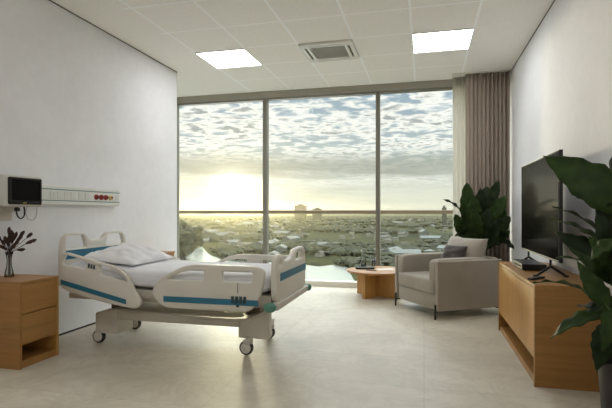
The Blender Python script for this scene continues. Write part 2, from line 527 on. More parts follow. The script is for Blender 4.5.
# ceiling fittings
def ceiling_light(x0, y0, label, lamp='lamp'):
    t = thing('ceiling_light', label, 'ceiling light', (x0 + .3, y0 + .3, H), group='square ceiling light panels')
    bm = panel_bm([[(x0 + .004, y0 + .004), (x0 + .596, y0 + .004), (x0 + .596, y0 + .596), (x0 + .004, y0 + .596)],
                   [(x0 + .01, y0 + .01), (x0 + .59, y0 + .01), (x0 + .59, y0 + .59), (x0 + .01, y0 + .59)]],
                  .014, 'xy', H - .007, bev=.002, radii=[0, 0])
    link_mesh('frame', bm, M['vent'], t)
    bm = BM(); add_box(bm, x0 + .009, x0 + .591, y0 + .009, y0 + .591, H - .009, H - .001); link_mesh('diffuser', bm, M[lamp], t)
ceiling_light(-2.52, 4.9, 'lit square ceiling panel nearer the left wall')
ceiling_light(-.12, 4.9, 'lit square ceiling panel nearer the right wall and drape')
ceiling_light(-2.52, .7, 'added fill light panel on the ceiling behind the viewpoint, left', 'fill_lamp')  # unseen pair of panels, added to brighten the near room
ceiling_light(-.12, .7, 'added fill light panel on the ceiling behind the viewpoint, right', 'fill_lamp')
ac = thing('air_conditioner', 'white square ceiling cassette air conditioner between the two light panels', 'air conditioner', (-1.02, 5.2, H))
def sq(cx, cy, a, b=None):
    b = b or a; return [(cx - a, cy - b), (cx + a, cy - b), (cx + a, cy + b), (cx - a, cy + b)]
slots = [sq(-1.02, 5.2 - .236, .19, .011), sq(-1.02, 5.2 + .236, .19, .011), sq(-1.02 - .236, 5.2, .011, .19), sq(-1.02 + .236, 5.2, .011, .19)]
bm = panel_bm([sq(-1.02, 5.2, .292), sq(-1.02, 5.2, .19)] + slots, .03, 'xy', H - .015, bev=.005, radii=[.03, .02] + [.008] * 4)
link_mesh('fascia', bm, M['vent'], ac)
for s in slots:
    xs = [p[0] for p in s]; ys = [p[1] for p in s]
    bm = BM(); add_box(bm, min(xs) - .004, max(xs) + .004, min(ys) - .004, max(ys) + .004, H - .012, H - .006); link_mesh('air_slot', bm, M['vent_slot'], ac)
bm = BM(); add_box(bm, -1.02 - .192, -1.02 + .192, 5.2 - .192, 5.2 + .192, H - .012, H - .004)
for i in range(14):
    y = 5.2 - .169 + i * .026
    add_box(bm, -1.205, -.835, y - .004, y + .004, H - .022, H - .011)
link_mesh('intake_grille', bm, M['vent_dark'], ac)
# dark strip along the left edge of the fascia
bm = BM(); add_box(bm, -1.316, -1.308, 4.93, 5.47, H - .014, H - .001); link_mesh('side_gap', bm, M['vent_slot'], ac)

# curtains
def wavy(x0, x1, y, z0, z1, folds, amp, n, name, mat, label, cat, th):
    bm = BM(); rows = []
    zs = [z0 + (z1 - z0) * k / 14 for k in range(15)]
    for z in zs:
        fz = (z - z0) / (z1 - z0)
        row = []
        for i in range(n + 1):
            u = i / n
            a = amp * (1 - 0.25 * fz) * (0.85 + 0.7 * noise.noise(Vector((u * 9, y, 0))))
            ph = 2 * math.pi * folds * u + 0.5 * noise.noise(Vector((u * 5, fz * 1.2, 3)))
            row.append(bm.verts.new((x0 + (x1 - x0) * u + 0.008 * math.sin(2 * ph), y + a * math.sin(ph), z)))
        rows.append(row)
    for a, b in zip(rows, rows[1:]):
        for i in range(n):
            bm.faces.new((a[i], a[i + 1], b[i + 1], b[i]))
    o = link_mesh(name, bm, mat, None, smooth=True)
    md = o.modifiers.new('cloth', 'SOLIDIFY'); md.thickness = th; md.offset = 0
    return tag(o, label, cat)
wavy(.525, 1.065, 6.5, 0.012, H - .013, 11, .046, 190, 'drape', M['drape'], 'taupe floor-length drape gathered in the corner by the right wall', 'curtain', .003)
wavy(.372, .62, 6.62, 0.012, H - .013, 5, .022, 90, 'sheer_curtain', M['sheer'], 'narrow white sheer curtain beside the taupe drape', 'curtain', .001)
bm = BM(); add_box(bm, .36, 1.08, 6.46, 6.66, H - .012, H, bev=.003)
tag(link_mesh('curtain_track', bm, M['vent'], None), 'white double curtain track on the ceiling above the drape', 'curtain track')

# ------------------------------------------------------------------ hospital bed
BX, BY = -1.93, 3.6
bed = thing('hospital_bed', 'off-white hospital bed with teal stripes on its rails, raised at the head', 'hospital bed', (BX, BY, 0))
YN, YF = 3.17, 4.03
# head board (plate in the yz plane)
hb = panel_bm([[(3.2, .48), (3.205, .84), (3.25, .912), (3.475, .908), (3.54, .845), (3.70, .845), (3.765, .905), (3.995, .9), (4.045, .84), (4.05, .48)],
               [(3.245, .785), (3.262, .893), (3.462, .89), (3.50, .785)], [(3.745, .785), (3.785, .886), (3.985, .882), (4.02, .785)]],
              .045, 'yz', -2.835, bev=.014, radii=[.05, .025, .025])
head = link_mesh('headboard', hb, M['plastic'], bed, smooth='auto')
bm = BM(); add_box(bm, -2.813, -2.808, 3.245, 4.0, .70, .772); link_mesh('stripe', bm, M['blue'], head)
# foot board
fb = panel_bm([[(3.2, .44), (3.15, .49), (3.155, .735), (3.2, .778), (3.29, .785), (3.34, .725), (3.50, .722), (3.6, .745), (3.66, .79), (3.91, .80), (3.985, .755), (3.99, .475), (3.95, .44)],
               [(3.215, .69), (3.225, .74), (3.275, .745), (3.31, .70)], [(3.66, .70), (3.69, .755), (3.87, .762), (3.9, .70)]],
              .045, 'yz', -1.02, bev=.014, radii=[.05, .018, .025])
foot = link_mesh('footboard', fb, M['plastic'], bed, smooth='auto')
bm = BM(); add_box(bm, -.998, -.993, 3.24, 3.975, .59, .645); link_mesh('stripe', bm, M['blue'], foot)

def foot_rail(y, out):
    o = panel_bm([[(-1.985, .485), (-1.93, .575), (-1.845, .628), (-1.73, .682), (-1.63, .703), (-1.14, .700), (-1.088, .675), (-1.085, .61), (-1.13, .46), (-1.2, .372), (-1.6, .37), (-1.87, .374), (-1.95, .43)],
                  [(-1.845, .585), (-1.75, .638), (-1.67, .655), (-1.55, .656), (-1.553, .587)], [(-1.412, .655), (-1.175, .655), (-1.183, .588), (-1.405, .586)]],
                 .042, 'xz', y, bev=.014, radii=[.05, .02, .018])
    r = link_mesh('side_rail', o, M['plastic'], bed, smooth='auto')
    bm = BM(); yy = y + out * .0215
    add_box(bm, -1.875, -1.132, min(yy, yy + out * .003), max(yy, yy + out * .003), .42, .462); link_mesh('stripe', bm, M['blue'], r)
    return r
rn = foot_rail(YN, -1); rf = foot_rail(YF, 1)
# control marks on the near foot rail
yf = YN - .0215
bm = BM()
for i in range(4):
    x = -1.335 + i * .031
    add_box(bm, x, x + .021, yf - .006, yf, .434, .484)
add_box(bm, -1.296, -1.276, yf - .006, yf, .408, .424)
link_mesh('control_mark', bm, M['icon'], rn)
bm = BM(); add_box(bm, -1.288, -1.284, yf - .003, yf, .505, .578)
v = [(-1.296, .512), (-1.276, .512), (-1.286, .5)]
link_mesh('indicator_line', bm, M['icon'], rn)

def head_rail(y, out):
    o = panel_bm([[(-2.8, .50), (-2.785, .70), (-2.755, .772), (-2.53, .722), (-2.365, .682), (-2.26, .647), (-2.19, .597), (-2.14, .52), (-2.08, .43), (-2.065, .385), (-2.12, .347), (-2.436, .395), (-2.71, .455)],
                  [(-2.772, .672), (-2.748, .75), (-2.62, .722), (-2.54, .69), (-2.555, .64)], [(-2.435, .672), (-2.36, .668), (-2.26, .638), (-2.195, .59), (-2.18, .55), (-2.42, .60)]],
                 .042, 'xz', y, bev=.014, radii=[.04, .018, .02])
    r = link_mesh('side_rail', o, M['plastic'], bed, smooth='auto')
    yy = y + out * .0215
    bm = BM(); z0, z1 = .552, .418
    y0, y1 = min(yy, yy + out * .003), max(yy, yy + out * .003)
    vs = [bm.verts.new(p) for p in [(-2.775, y0, .515), (-2.19, y0, .385), (-2.19, y0, .422), (-2.775, y0, .554), (-2.775, y1, .515), (-2.19, y1, .385), (-2.19, y1, .422), (-2.775, y1, .554)]]
    for f in ((0, 1, 2, 3), (7, 6, 5, 4), (0, 4, 5, 1), (1, 5, 6, 2), (2, 6, 7, 3), (3, 7, 4, 0)): bm.faces.new([vs[i] for i in f])
    link_mesh('stripe', bm, M['blue'], r)
    return r
hn = head_rail(YN, -1); hf = head_rail(YF, 1)
bm = BM()
for i in range(3):
    x = -2.525 + i * .024; z = .652 - i * .005
    add_box(bm, x, x + .014, yf - .005, yf, z, z + .034)
link_mesh('control_mark', bm, M['icon'], hn)

# mattress: bent slab
def mattress_z(x):
    return max(0, (-2.05 - x)) * .055
bm = BM(); nx, ny = 40, 14
prof = []
def mcorner(j):  # superelliptic cross-section in y,z
    a = 2 * math.pi * j / 40
    cy = math.copysign(abs(math.cos(a)) ** .28, math.cos(a)); cz = math.copysign(abs(math.sin(a)) ** .4, math.sin(a))
    return cy, cz
rings = []
for i in range(nx + 1):
    u = i / nx; x = -2.79 + (1.715) * u
    e = min(u, 1 - u) * 1.715
    sc = 1.0 if e > .05 else (math.sqrt(max(0.0, 1 - (1 - e / .05) ** 2)) * .35 + .65)
    ring = []
    for j in range(40):
        cy, cz = mcorner(j)
        p = Vector((x, 3.6 + cy * .40 * (1 - (1 - sc) * .06), .568 + cz * .072 * sc + mattress_z(x)))
        if cz > 0.2: p.z += .004 * noise.noise(Vector((x * 6, p.y * 8, 1)))
        ring.append(bm.verts.new(p))
    rings.append(ring)
for a, b in zip(rings, rings[1:]):
    for j in range(40): bm.faces.new((a[j], a[(j + 1) % 40], b[(j + 1) % 40], b[j]))
bm.faces.new(rings[0][::-1]); bm.faces.new(rings[-1])
link_mesh('mattress', bm, M['sheet'], bed, smooth=True)
# deck below
bm = BM()
vs0 = []
for x in (-2.8, -2.05, -1.06):
    z = .485 + mattress_z(x)
    vs0.append([bm.verts.new((x, 3.22, z)), bm.verts.new((x, 3.98, z)), bm.verts.new((x, 3.98, z - .06)), bm.verts.new((x, 3.22, z - .06))])
for a, b in zip(vs0, vs0[1:]):
    for k in range(4): bm.faces.new((a[k], a[(k + 1) % 4], b[(k + 1) % 4], b[k]))
bm.faces.new(vs0[0]); bm.faces.new(vs0[-1][::-1])
link_mesh('deck', bm, M['plastic_grey'], bed)
# chassis
bm = BM(); add_box(bm, -2.8, -1.03, 3.26, 3.31, .385, .43, bev=.008); add_box(bm, -2.8, -1.03, 3.9, 3.95, .385, .43, bev=.008)
link_mesh('frame_bar', bm, M['plastic_grey'], bed)
for x in (-2.52, -1.3):
    bm = BM(); add_box(bm, x - .06, x + .06, 3.5, 3.72, .24, .40, bev=.006); add_box(bm, x - .045, x + .045, 3.42, 3.80, .37, .42, bev=.004)
    link_mesh('lift_column', bm, M['lift'], bed)
def pedestal(x0, x1, zt0, zt1, zb, name='base_cover', y0=3.37, y1=3.89):
    bm = BM()
    prof = [(x0, zb), (x1, zb), (x1, zt1), (x0, zt0)]
    A = [bm.verts.new((x, y0, z)) for x, z in prof]; B = [bm.verts.new((x, y1, z)) for x, z in prof]
    bm.faces.new(A); bm.faces.new(B[::-1])
    for k in range(4): bm.faces.new((A[k], B[k], B[(k + 1) % 4], A[(k + 1) % 4]))
    bmesh.ops.bevel(bm, geom=list(bm.edges), offset=.014, segments=3, profile=.5, affect='EDGES')
    return link_mesh(name, bm, M['plastic'], bed, smooth='auto')
pedestal(-2.64, -2.43, .255, .295, .085, y1=3.6)
bm = BM(); add_box(bm, -2.64, -2.56, 3.4, 3.9, .12, .17, bev=.012); link_mesh('cross_bar', bm, M['plastic'], bed, smooth='auto')
pedestal(-1.375, -1.13, .275, .335, .125, y0=3.37, y1=3.46)
bm = BM(); add_box(bm, -1.345, -1.25, 3.4, 3.9, .12, .17, bev=.012); link_mesh('cross_bar', bm, M['plastic'], bed, smooth='auto')
bm = BM(); add_box(bm, -2.47, -1.34, 3.40, 3.82, .195, .285, bev=.02, seg=3); link_mesh('base_beam', bm, M['plastic'], bed, smooth='auto')
# curved skirt rising from the beam to the foot end
skirt = panel_bm([[(-1.95, .285), (-1.4, .275), (-1.24, .29), (-1.12, .36), (-1.05, .43), (-1.02, .43), (-1.06, .36), (-1.16, .315), (-1.12, .30), (-1.3, .27), (-1.95, .262)][:6] + [(-1.07, .37), (-1.2, .315), (-1.4, .30), (-1.95, .30)]],
                 .03, 'xz', 3.25, bev=.006, radii=[.03])
link_mesh('lower_skirt', skirt, M['plastic_grey'], bed, smooth='auto')
# foot end bar with bumpers
bm = BM(); add_box(bm, -1.03, -.975, 3.12, 4.02, .40, .45, bev=.012); bar = link_mesh('foot_bar', bm, M['plastic_grey'], bed, smooth='auto')
for y in (3.1, 4.03):
    bm = BM(); add_lathe(bm, [(.001, -.028), (.028, -.028), (.04, -.018), (.044, 0), (.04, .018), (.028, .028), (.001, .028)], (-1.03 if y < 3.5 else -1.0, y, .425), 20)
    link_mesh('bumper', bm, M['bumper'], bar, smooth='auto')
# castors
for (x, y) in ((-2.62, 3.40), (-1.31, 3.38), (-1.295, 3.87), (-2.6, 3.88)):
    bm = BM()
    add_lathe(bm, [(.034, -.02), (.05, -.017), (.055, -.008), (.055, .008), (.05, .017), (.034, .02)], (x, y, .0545), 28, axis='y', cap=True)
    w = link_mesh('castor', bm, M['tyre'], bed, smooth='auto')
    bm = BM(); add_lathe(bm, [(.004, -.026), (.012, -.027), (.016, -.023), (.038, -.022), (.044, -.016), (.044, .016), (.037, .022), (.004, .024)], (x, y, .0545), 24, axis='y')
    link_mesh('wheel_cap', bm, M['wheel_hub'], w, smooth='auto')
    bm = BM(); add_tube(bm, [(x + .025, y, .085), (x + .025, y, .145)], .022, 14); add_box(bm, x - .02, x + .045, y - .033, y + .033, .085, .12, bev=.01)
    add_box(bm, x - .014, x + .04, y + .027, y + .034, .05, .1, bev=.002)
    link_mesh('fork', bm, M['plastic_grey'], w, smooth='auto')

# pillow
bm = BM()
pm = Matrix.LocRotScale(Vector((-2.465, 3.585, .685)), Euler((0, R(5), R(2))), None)
add_pillow(bm, pm, .50, .64, .13, n=44, wr=.034, flat=.16)
tag(link_mesh('bed_pillow', bm, M['pillowcase'], None, smooth=True), 'plump white pillow lying at the raised head of the hospital bed', 'pillow')

# ------------------------------------------------------------------ headwall rail with outlets
hw = thing('bed_head_unit', 'white horizontal bed head unit with green lines and red outlets on the left wall', 'headwall unit', (XL, 3.5, 1.23))
bm = BM(); add_box(bm, XL + .001, XL + .055, 2.3, 4.27, 1.146, 1.312, bev=.008, seg=3); link_mesh('body', bm, M['panel_white'], hw)
for z in (1.275, 1.18):
    bm = BM(); add_box(bm, XL + .055, XL + .058, 2.3, 4.265, z, z + .006); link_mesh('green_line', bm, M['panel_line'], hw)
for y in (3.36, 3.44, 3.52, 3.6, 3.7, 3.78):
    bm = BM(); add_box(bm, XL + .055, XL + .06, y - .03, y + .03, 1.197, 1.262, bev=.002)
    add_box(bm, XL + .06, XL + .0605, y - .012, y - .006, 1.22, 1.24); add_box(bm, XL + .06, XL + .0605, y + .006, y + .012, 1.22, 1.24)
    link_mesh('socket', bm, M['socket'], hw)
for y, m in ((3.905, 'red'), (3.975, 'red'), (4.045, 'red'), (4.115, 'cream')):
    bm = BM(); add_lathe(bm, [(.026, XL + .055), (.026, XL + .063), (.02, XL + .068), (.02, XL + .075), (.012, XL + .078)], (0, y, 1.228), 20, axis='x')
    o = link_mesh('gas_outlet', bm, M[m], hw, smooth='auto'); o['label'] = 'red round outlet' if m == 'red' else 'cream round outlet'
    bm = BM(); add_lathe(bm, [(.011, XL + .074), (.011, XL + .08)], (0, y, 1.228), 12, axis='x'); link_mesh('outlet_port', bm, M['tyre'], o)
for y in (4.17, 4.225):
    bm = BM(); add_box(bm, XL + .055, XL + .06, y - .022, y + .022, 1.2, 1.255, bev=.002); link_mesh('socket', bm, M['socket'], hw)

# patient monitor
mo = thing('patient_monitor', 'small patient monitor with dark screen bracketed to the left wall above the bedside cabinet', 'monitor', (-3.0, 2.98, 1.14))
bm = BM(); add_box(bm, -3.03, -2.955, 2.80, 3.15, 1.125, 1.36, bev=.012, seg=3); link_mesh('shell', bm, M['mon_body'], mo, smooth='auto')
bz = panel_bm([[(2.83, 1.142), (3.137, 1.142), (3.137, 1.345), (2.83, 1.345)], [(2.852, 1.17), (3.117, 1.17), (3.117, 1.328), (2.852, 1.328)]], .014, 'yz', -2.95, bev=.004, radii=[.014, .006])
bz = link_mesh('bezel', bz, M['mon_bezel'], mo, smooth='auto')
bm = BM(); add_box(bm, -2.953, -2.949, 2.85, 3.119, 1.168, 1.33); link_mesh('screen', bm, M['mon_screen'], mo)
bm = BM(); add_box(bm, -2.944, -2.941, 2.955, 2.985, 1.150, 1.158); link_mesh('badge', bm, M['brass'], bz)
bm = BM(); add_box(bm, XL + .06, -3.025, 2.86, 3.06, 1.16, 1.32, bev=.004); add_box(bm, XL + .001, XL + .03, 2.87, 2.98, 1.02, 1.144, bev=.004)
add_box(bm, XL + .02, -2.98, 2.9, 2.95, 1.085, 1.13, bev=.006)
mb = link_mesh('wall_bracket', bm, M['plastic_grey'], mo)
bm = BM(); add_lathe(bm, [(.016, -2.985), (.016, -2.955), (.008, -2.952)], (0, 2.925, 1.105), 14, axis='x'); link_mesh('knob', bm, M['black_plastic'], mb)
bm = BM(); add_tube(bm, smooth_path([(-2.99, 2.935, 1.13), (-2.985, 2.935, 1.09), (-2.985, 2.945, 1.055), (-2.985, 2.975, 1.035), (-2.985, 3.005, 1.055), (-2.985, 3.01, 1.09), (-2.99, 3.01, 1.13)]), .0055, 8)
link_mesh('black_cable', bm, M['cable_black'], mo, smooth=True)
bm = BM(); add_tube(bm, smooth_path([(-2.99, 3.04, 1.13), (-3.0, 3.035, 1.08), (-3.0, 3.06, 1.03), (-3.0, 3.11, 1.025), (-3.0, 3.14, 1.06), (-2.99, 3.135, 1.13)]), .0025, 6)
link_mesh('grey_cable', bm, M['cable_grey'], mo, smooth=True)

# ------------------------------------------------------------------ bedside cabinet
nx0, nx1, ny0, ny1 = XL + .006, -2.69, 2.672, 3.03
ns = thing('bedside_cabinet', 'oak bedside cabinet with two drawers over an open niche, left of the bed', 'bedside cabinet', ((nx0 + nx1) / 2, (ny0 + ny1) / 2, 0))
bm = BM(); add_box(bm, nx0, nx1, ny0, ny0 + .02, 0, .582, bev=.0015); link_mesh('side_panel', bm, M['wood_x'], ns)  # darker oak puts the shade of this near side into its colour
bm = BM(); add_box(bm, nx0, nx1, ny1 - .02, ny1, 0, .582, bev=.0015); link_mesh('side_panel', bm, M['wood_z'], ns)
bm = BM(); add_box(bm, nx0, nx1, ny0, ny1, .582, .602, bev=.0015); link_mesh('top', bm, M['wood_x'], ns)
bm = BM(); add_box(bm, nx0, nx1 - .012, ny0 + .02, ny1 - .02, 0, .05); link_mesh('plinth_shelf', bm, M['wood_y'], ns)
bm = BM(); add_box(bm, nx0, nx0 + .012, ny0 + .02, ny1 - .02, .05, .582); link_mesh('back_panel', bm, M['wood_y'], ns)
bm = BM(); add_box(bm, nx0 + .012, nx1 - .02, ny0 + .02, ny1 - .02, .158, .172); link_mesh('divider', bm, M['wood_y'], ns)
for z0, z1 in ((.172, .374), (.38, .578)):
    bm = BM(); add_box(bm, nx1 - .02, nx1 - .002, ny0 + .023, ny1 - .023, z0, z1, bev=.0015)
    add_box(bm, nx0 + .03, nx1 - .02, ny0 + .03, ny1 - .03, z0 + .01, z1 - .03)
    link_mesh('drawer', bm, M['wood_y'], ns)

# vase of dried flowers
VX, VY, VZ = -3.0, 2.885, .602
vs = thing('glass_vase', 'slim clear glass vase standing on the oak bedside cabinet', 'vase', (VX, VY, VZ))
bm = BM(); add_lathe(bm, [(.03, 0), (.033, .004), (.03, .03), (.019, .08), (.016, .12), (.021, .16), (.029, .185), (.027, .186), (.019, .16), (.013, .12), (.016, .08), (.026, .03), (.026, .01)], (VX, VY, VZ), 28)
link_mesh('vase_body', bm, M['clear'], vs, smooth=True)
fl = thing('dried_flowers', 'bunch of dark brown dried flower spikes standing in the glass vase', 'dried flowers', (VX, VY, VZ + .012))
tips = [(.05, .19, .863), (.02, -.05, .89), (.03, -.02, .90), (.0, .03, .885), (.05, .02, .915), (.02, .075, .885), (.03, .098, .925), (.0, .0, .95), (-.02, -.08, .905), (-.01, -.055, .83), (.05, .079, .80), (.04, .165, .91),
        (.06, -.10, .87), (.08, .04, .90), (.1, .12, .86), (-.04, .05, .93), (.02, -.03, .875), (.06, .0, .84), (-.03, -.12, .88), (.03, .05, .86), (.09, -.04, .92)]
for i, (dx, dy, z) in enumerate(tips):
    tip = Vector((VX + dx * .8, VY + dy, z)); base = Vector((VX + dx * .05, VY + dy * .04, VZ + .014 + .002 * (i % 3)))
    mid = Vector((VX + dx * .12, VY + dy * .08, VZ + .17))
    path = smooth_path([base, mid, mid.lerp(tip, .5) + Vector((0, 0, .01)), tip], 5)
    bm = BM(); add_tube(bm, path, .0018, 5); st = link_mesh('flower_stem', bm, M['dry'], fl, smooth=True)
    d = (path[-1] - path[-4]).normalized()
    bm = BM(); L = .055 + .02 * random.random()
    q = d.to_track_quat('Z', 'Y').to_matrix().to_4x4()
    add_lathe(bm, [(.002, -L * .75), (.009, -L * .5), (.0135, -L * .15), (.012, L * .1), (.006, L * .3), (.001, L * .38)], (0, 0, 0), 10)
    for v in bm.verts: v.co *= 1 + .25 * noise.noise(v.co * 160 + Vector((i, 0, 0)))
    bm.transform(Matrix.Translation(tip) @ q)
    link_mesh('flower_head', bm, M['dry'], st, smooth=True)

# wooden wall box beyond the bed
wb = thing('wall_shelf', 'small wooden box shelf on the left wall beyond the pillow and far bed rail', 'shelf', (-2.92, 4.85, .5))
bm = BM(); add_box(bm, XL + .001, -2.80, 4.72, 4.95, .61, .633, bev=.002); link_mesh('top', bm, M['wood_y'], wb)
bm = BM(); add_box(bm, XL + .001, -2.805, 4.725, 4.945, .5, .61, bev=.002); link_mesh('box', bm, M['wood_y'], wb)

# ------------------------------------------------------------------ armchair
AL = Matrix.LocRotScale(Vector((.235, 5.475, 0)), Euler((0, 0, R(-56.6))), None)
ac_ = thing('armchair', 'grey upholstered armchair with slim black legs turned towards the bed', 'armchair', (.235, 5.475, 0), R(-56.6))
def apart(name, bm, m, smooth='auto', parent=None):
    bm.transform(AL); return link_mesh(name, bm, m, parent or ac_, smooth=smooth)
W2, D2 = .425, .40
for s in (-1, 1):
    bm = BM(); x0, x1 = sorted((s * W2, s * (W2 - .055)))
    add_box(bm, x0, x1, -D2, D2, .085, .588, bev=.014, seg=3); apart('arm', bm, M['fabric'])
    bm = BM(); cx = s * (W2 - .055 - .06)
    add_cushion(bm, cx, -.045, .47, .13, .70, .27, e1=.3, e2=.22, nu=36, wr=.012, seed=s)
    apart('arm_cushion', bm, M['fabric'], True)
bm = BM(); add_box(bm, -W2 + .07, W2 - .07, -D2 + .01, D2 - .02, .09, .245, bev=.012, seg=2); apart('seat_base', bm, M['fabric'])
bm = BM(); add_cushion(bm, 0, -.06, .32, .72, .70, .17, e1=.25, e2=.14, nu=40, wr=.01); apart('seat_cushion', bm, M['fabric'], True)
bm = BM(); add_box(bm, -W2 + .07, W2 - .07, D2 - .08, D2, .09, .60, bev=.018, seg=3); apart('back_panel', bm, M['fabric'])
bm = BM(); add_pillow(bm, Matrix.LocRotScale(Vector((.02, .225, .58)), Euler((R(74), 0, 0)), None), .64, .46, .23, wr=.012, flat=.45, seed=5)
apart('back_cushion', bm, M['fabric'], True)
for sx in (-1, 1):
    for sy in (-1, 1):
        bm = BM(); x = sx * (W2 - .035); y = sy * (D2 + .006)
        add_box(bm, x - .008, x + .008, y - .008, y + .008, 0, .15, bev=.002)
        add_box(bm, x - .012, x + .012, min(y, y - sy * .06), max(y, y - sy * .06), .072, .088, bev=.002)
        apart('leg', bm, M['black_metal'])
bm = BM()
add_pillow(bm, AL @ Matrix.LocRotScale(Vector((.05, .06, .60)), Euler((R(66), 0, R(10))), None), .32, .26, .12, wr=.01, flat=.5, seed=8)
tag(link_mesh('throw_cushion', bm, M['fabric_dark'], None, smooth=True), 'small dark taupe cushion leaning on the back of the grey armchair', 'cushion')

# ------------------------------------------------------------------ coffee table
TX, TY = -.575, 6.17
ct = thing('coffee_table', 'low round oak coffee table on crossed panels beside the armchair', 'coffee table', (TX, TY, 0))
bm = BM(); add_lathe(bm, [(.385, .31), (.405, .314), (.41, .325), (.405, .338), (.39, .342)], (TX, TY, 0), 64); link_mesh('tabletop', bm, M['wood_x'], ct, smooth='auto')
for a, L in ((math.atan2(.525, .30), .31), (math.atan2(.496, -.868), .33)):
    bm = BM(); add_box(bm, -L, L, -.02, .02, 0, .31, bev=.003)
    bm.transform(Matrix.LocRotScale(Vector((TX, TY, 0)), Euler((0, 0, a)), None)); link_mesh('leg_panel', bm, M['wood_table'], ct)
tz = .3425
bm = BM(); bm2 = Matrix.LocRotScale(Vector((-.76, 6.22, tz)), Euler((0, 0, R(14))), None)
add_box(bm, -.12, .12, -.085, .085, 0, .018, bev=.003, mat=bm2)
bk = tag(link_mesh('notebook', bm, M['book'], None), 'dark green closed notebook lying on the round coffee table', 'notebook')
bm = BM(); add_tube(bm, [(-.71, 6.03, tz + .006), (-.58, 5.965, tz + .006)], .006, 8, r_end=.005)
tag(link_mesh('pen', bm, M['black_plastic'], None), 'black pen lying on the coffee table in front of the notebook', 'pen')
bm = BM(); add_box(bm, -.105, .105, -.075, .075, 0, .003, mat=Matrix.LocRotScale(Vector((-.49, 6.19, tz)), Euler((0, 0, R(20))), None))
tag(link_mesh('paper_sheet', bm, M['paper'], None), 'pale sheet of paper on the coffee table beside the notebook', 'paper')
cf = thing('water_carafe', 'clear glass carafe standing behind the notebook on the coffee table', 'carafe', (-.79, 6.36, tz))
bm = BM(); add_lathe(bm, [(.036, 0), (.04, .006), (.04, .11), (.03, .15), (.017, .185), (.017, .215), (.021, .225), (.018, .224), (.013, .21), (.013, .185), (.027, .148), (.036, .11), (.036, .012)], (-.79, 6.36, tz), 28)
link_mesh('carafe_body', bm, M['clear'], cf, smooth=True)
gl = thing('drinking_glass', 'clear drinking glass standing beside the carafe on the coffee table', 'glass', (-.66, 6.41, tz))
bm = BM(); add_lathe(bm, [(.026, 0), (.028, .004), (.034, .12), (.032, .12), (.026, .01)], (-.66, 6.41, tz), 24); link_mesh('glass_body', bm, M['clear'], gl, smooth=True)

# ------------------------------------------------------------------ TV stand, TV, box
sx0, sx1, sy0, sy1 = .665, XR - .006, 3.19, 4.655
sd = thing('tv_stand', 'long oak sideboard with doors over an open niche under the television', 'tv stand', ((sx0 + sx1) / 2, (sy0 + sy1) / 2, 0))
for a, b in ((sy0, sy0 + .025), (sy1 - .025, sy1)):
    bm = BM(); add_box(bm, sx0, sx1, a, b, 0, .607, bev=.0015); link_mesh('side_panel', bm, M['wood_x'], sd)
bm = BM(); add_box(bm, sx0, sx1, sy0, sy1, .607, .632, bev=.0015); link_mesh('top', bm, M['wood_y'], sd)
bm = BM(); add_box(bm, sx0 + .012, sx1, sy0 + .025, sy1 - .025, 0, .045); link_mesh('plinth_shelf', bm, M['wood_y'], sd)
bm = BM(); add_box(bm, sx1 - .012, sx1, sy0 + .025, sy1 - .025, .045, .607); link_mesh('back_panel', bm, M['wood_y'], sd)
bm = BM(); add_box(bm, sx0 + .03, sx1 - .012, sy0 + .025, sy1 - .025, .165, .18); link_mesh('divider', bm, M['wood_y'], sd)
nd = 3; dw = (sy1 - sy0 - .05) / nd
for i in range(nd):
    a = sy0 + .025 + i * dw
    bm = BM(); add_box(bm, sx0 + .002, sx0 + .022, a + .0025, a + dw - .0025, .17, .602, bev=.0015); link_mesh('door', bm, M['wood_z'], sd)

TVX = .87
tv = thing('television', 'large flat black television standing on the oak sideboard', 'television', (TVX, 4.02, .632))
bm = BM(); add_box(bm, TVX - .012, TVX + .012, 3.405, 4.635, .75, 1.495, bev=.003); add_box(bm, TVX + .01, TVX + .045, 3.65, 4.4, .8, 1.2, bev=.01)
link_mesh('housing', bm, M['black_plastic'], tv)
bm = BM(); add_box(bm, TVX - .0145, TVX - .0115, 3.415, 4.625, .765, 1.487); link_mesh('screen', bm, M['tv_glass'], tv)
for y in (3.66, 4.38):
    bm = BM()
    add_tube(bm, [(TVX, y, .77), (TVX - .005, y, .7), (TVX - .10, y - .04, .639)], .009, 8); add_tube(bm, [(TVX, y, .7), (TVX + .09, y - .02, .639)], .009, 8)
    add_box(bm, TVX - .125, TVX - .09, y - .055, y - .025, .632, .644); add_box(bm, TVX + .075, TVX + .105, y - .035, y - .005, .632, .644)
    link_mesh('foot', bm, M['black_metal'], tv)
bx = thing('set_top_box', 'flat black set-top box on the sideboard in front of the television', 'set-top box', (.82, 4.16, .632))
bm = BM(); add_box(bm, .735, .91, 3.95, 4.38, .637, .682, bev=.004); link_mesh('case', bm, M['black_plastic'], bx)
for x in (.76, .885):
    for y in (3.98, 4.33):
        bm = BM(); add_box(bm, x - .01, x + .01, y - .01, y + .01, .632, .638); link_mesh('foot', bm, M['tyre'], bx)
bm = BM(); add_box(bm, .7335, .7355, 4.0, 4.3, .652, .668); link_mesh('display', bm, M['screen'], bx)
bm = BM(); add_box(bm, -.02, .02, -.085, .085, 0, .014, bev=.004, mat=Matrix.LocRotScale(Vector((.735, 3.47, .6325)), Euler((0, 0, R(-38))), None))
tag(link_mesh('remote_control', bm, M['black_plastic'], None), 'slim black remote control at the near end of the sideboard', 'remote control')

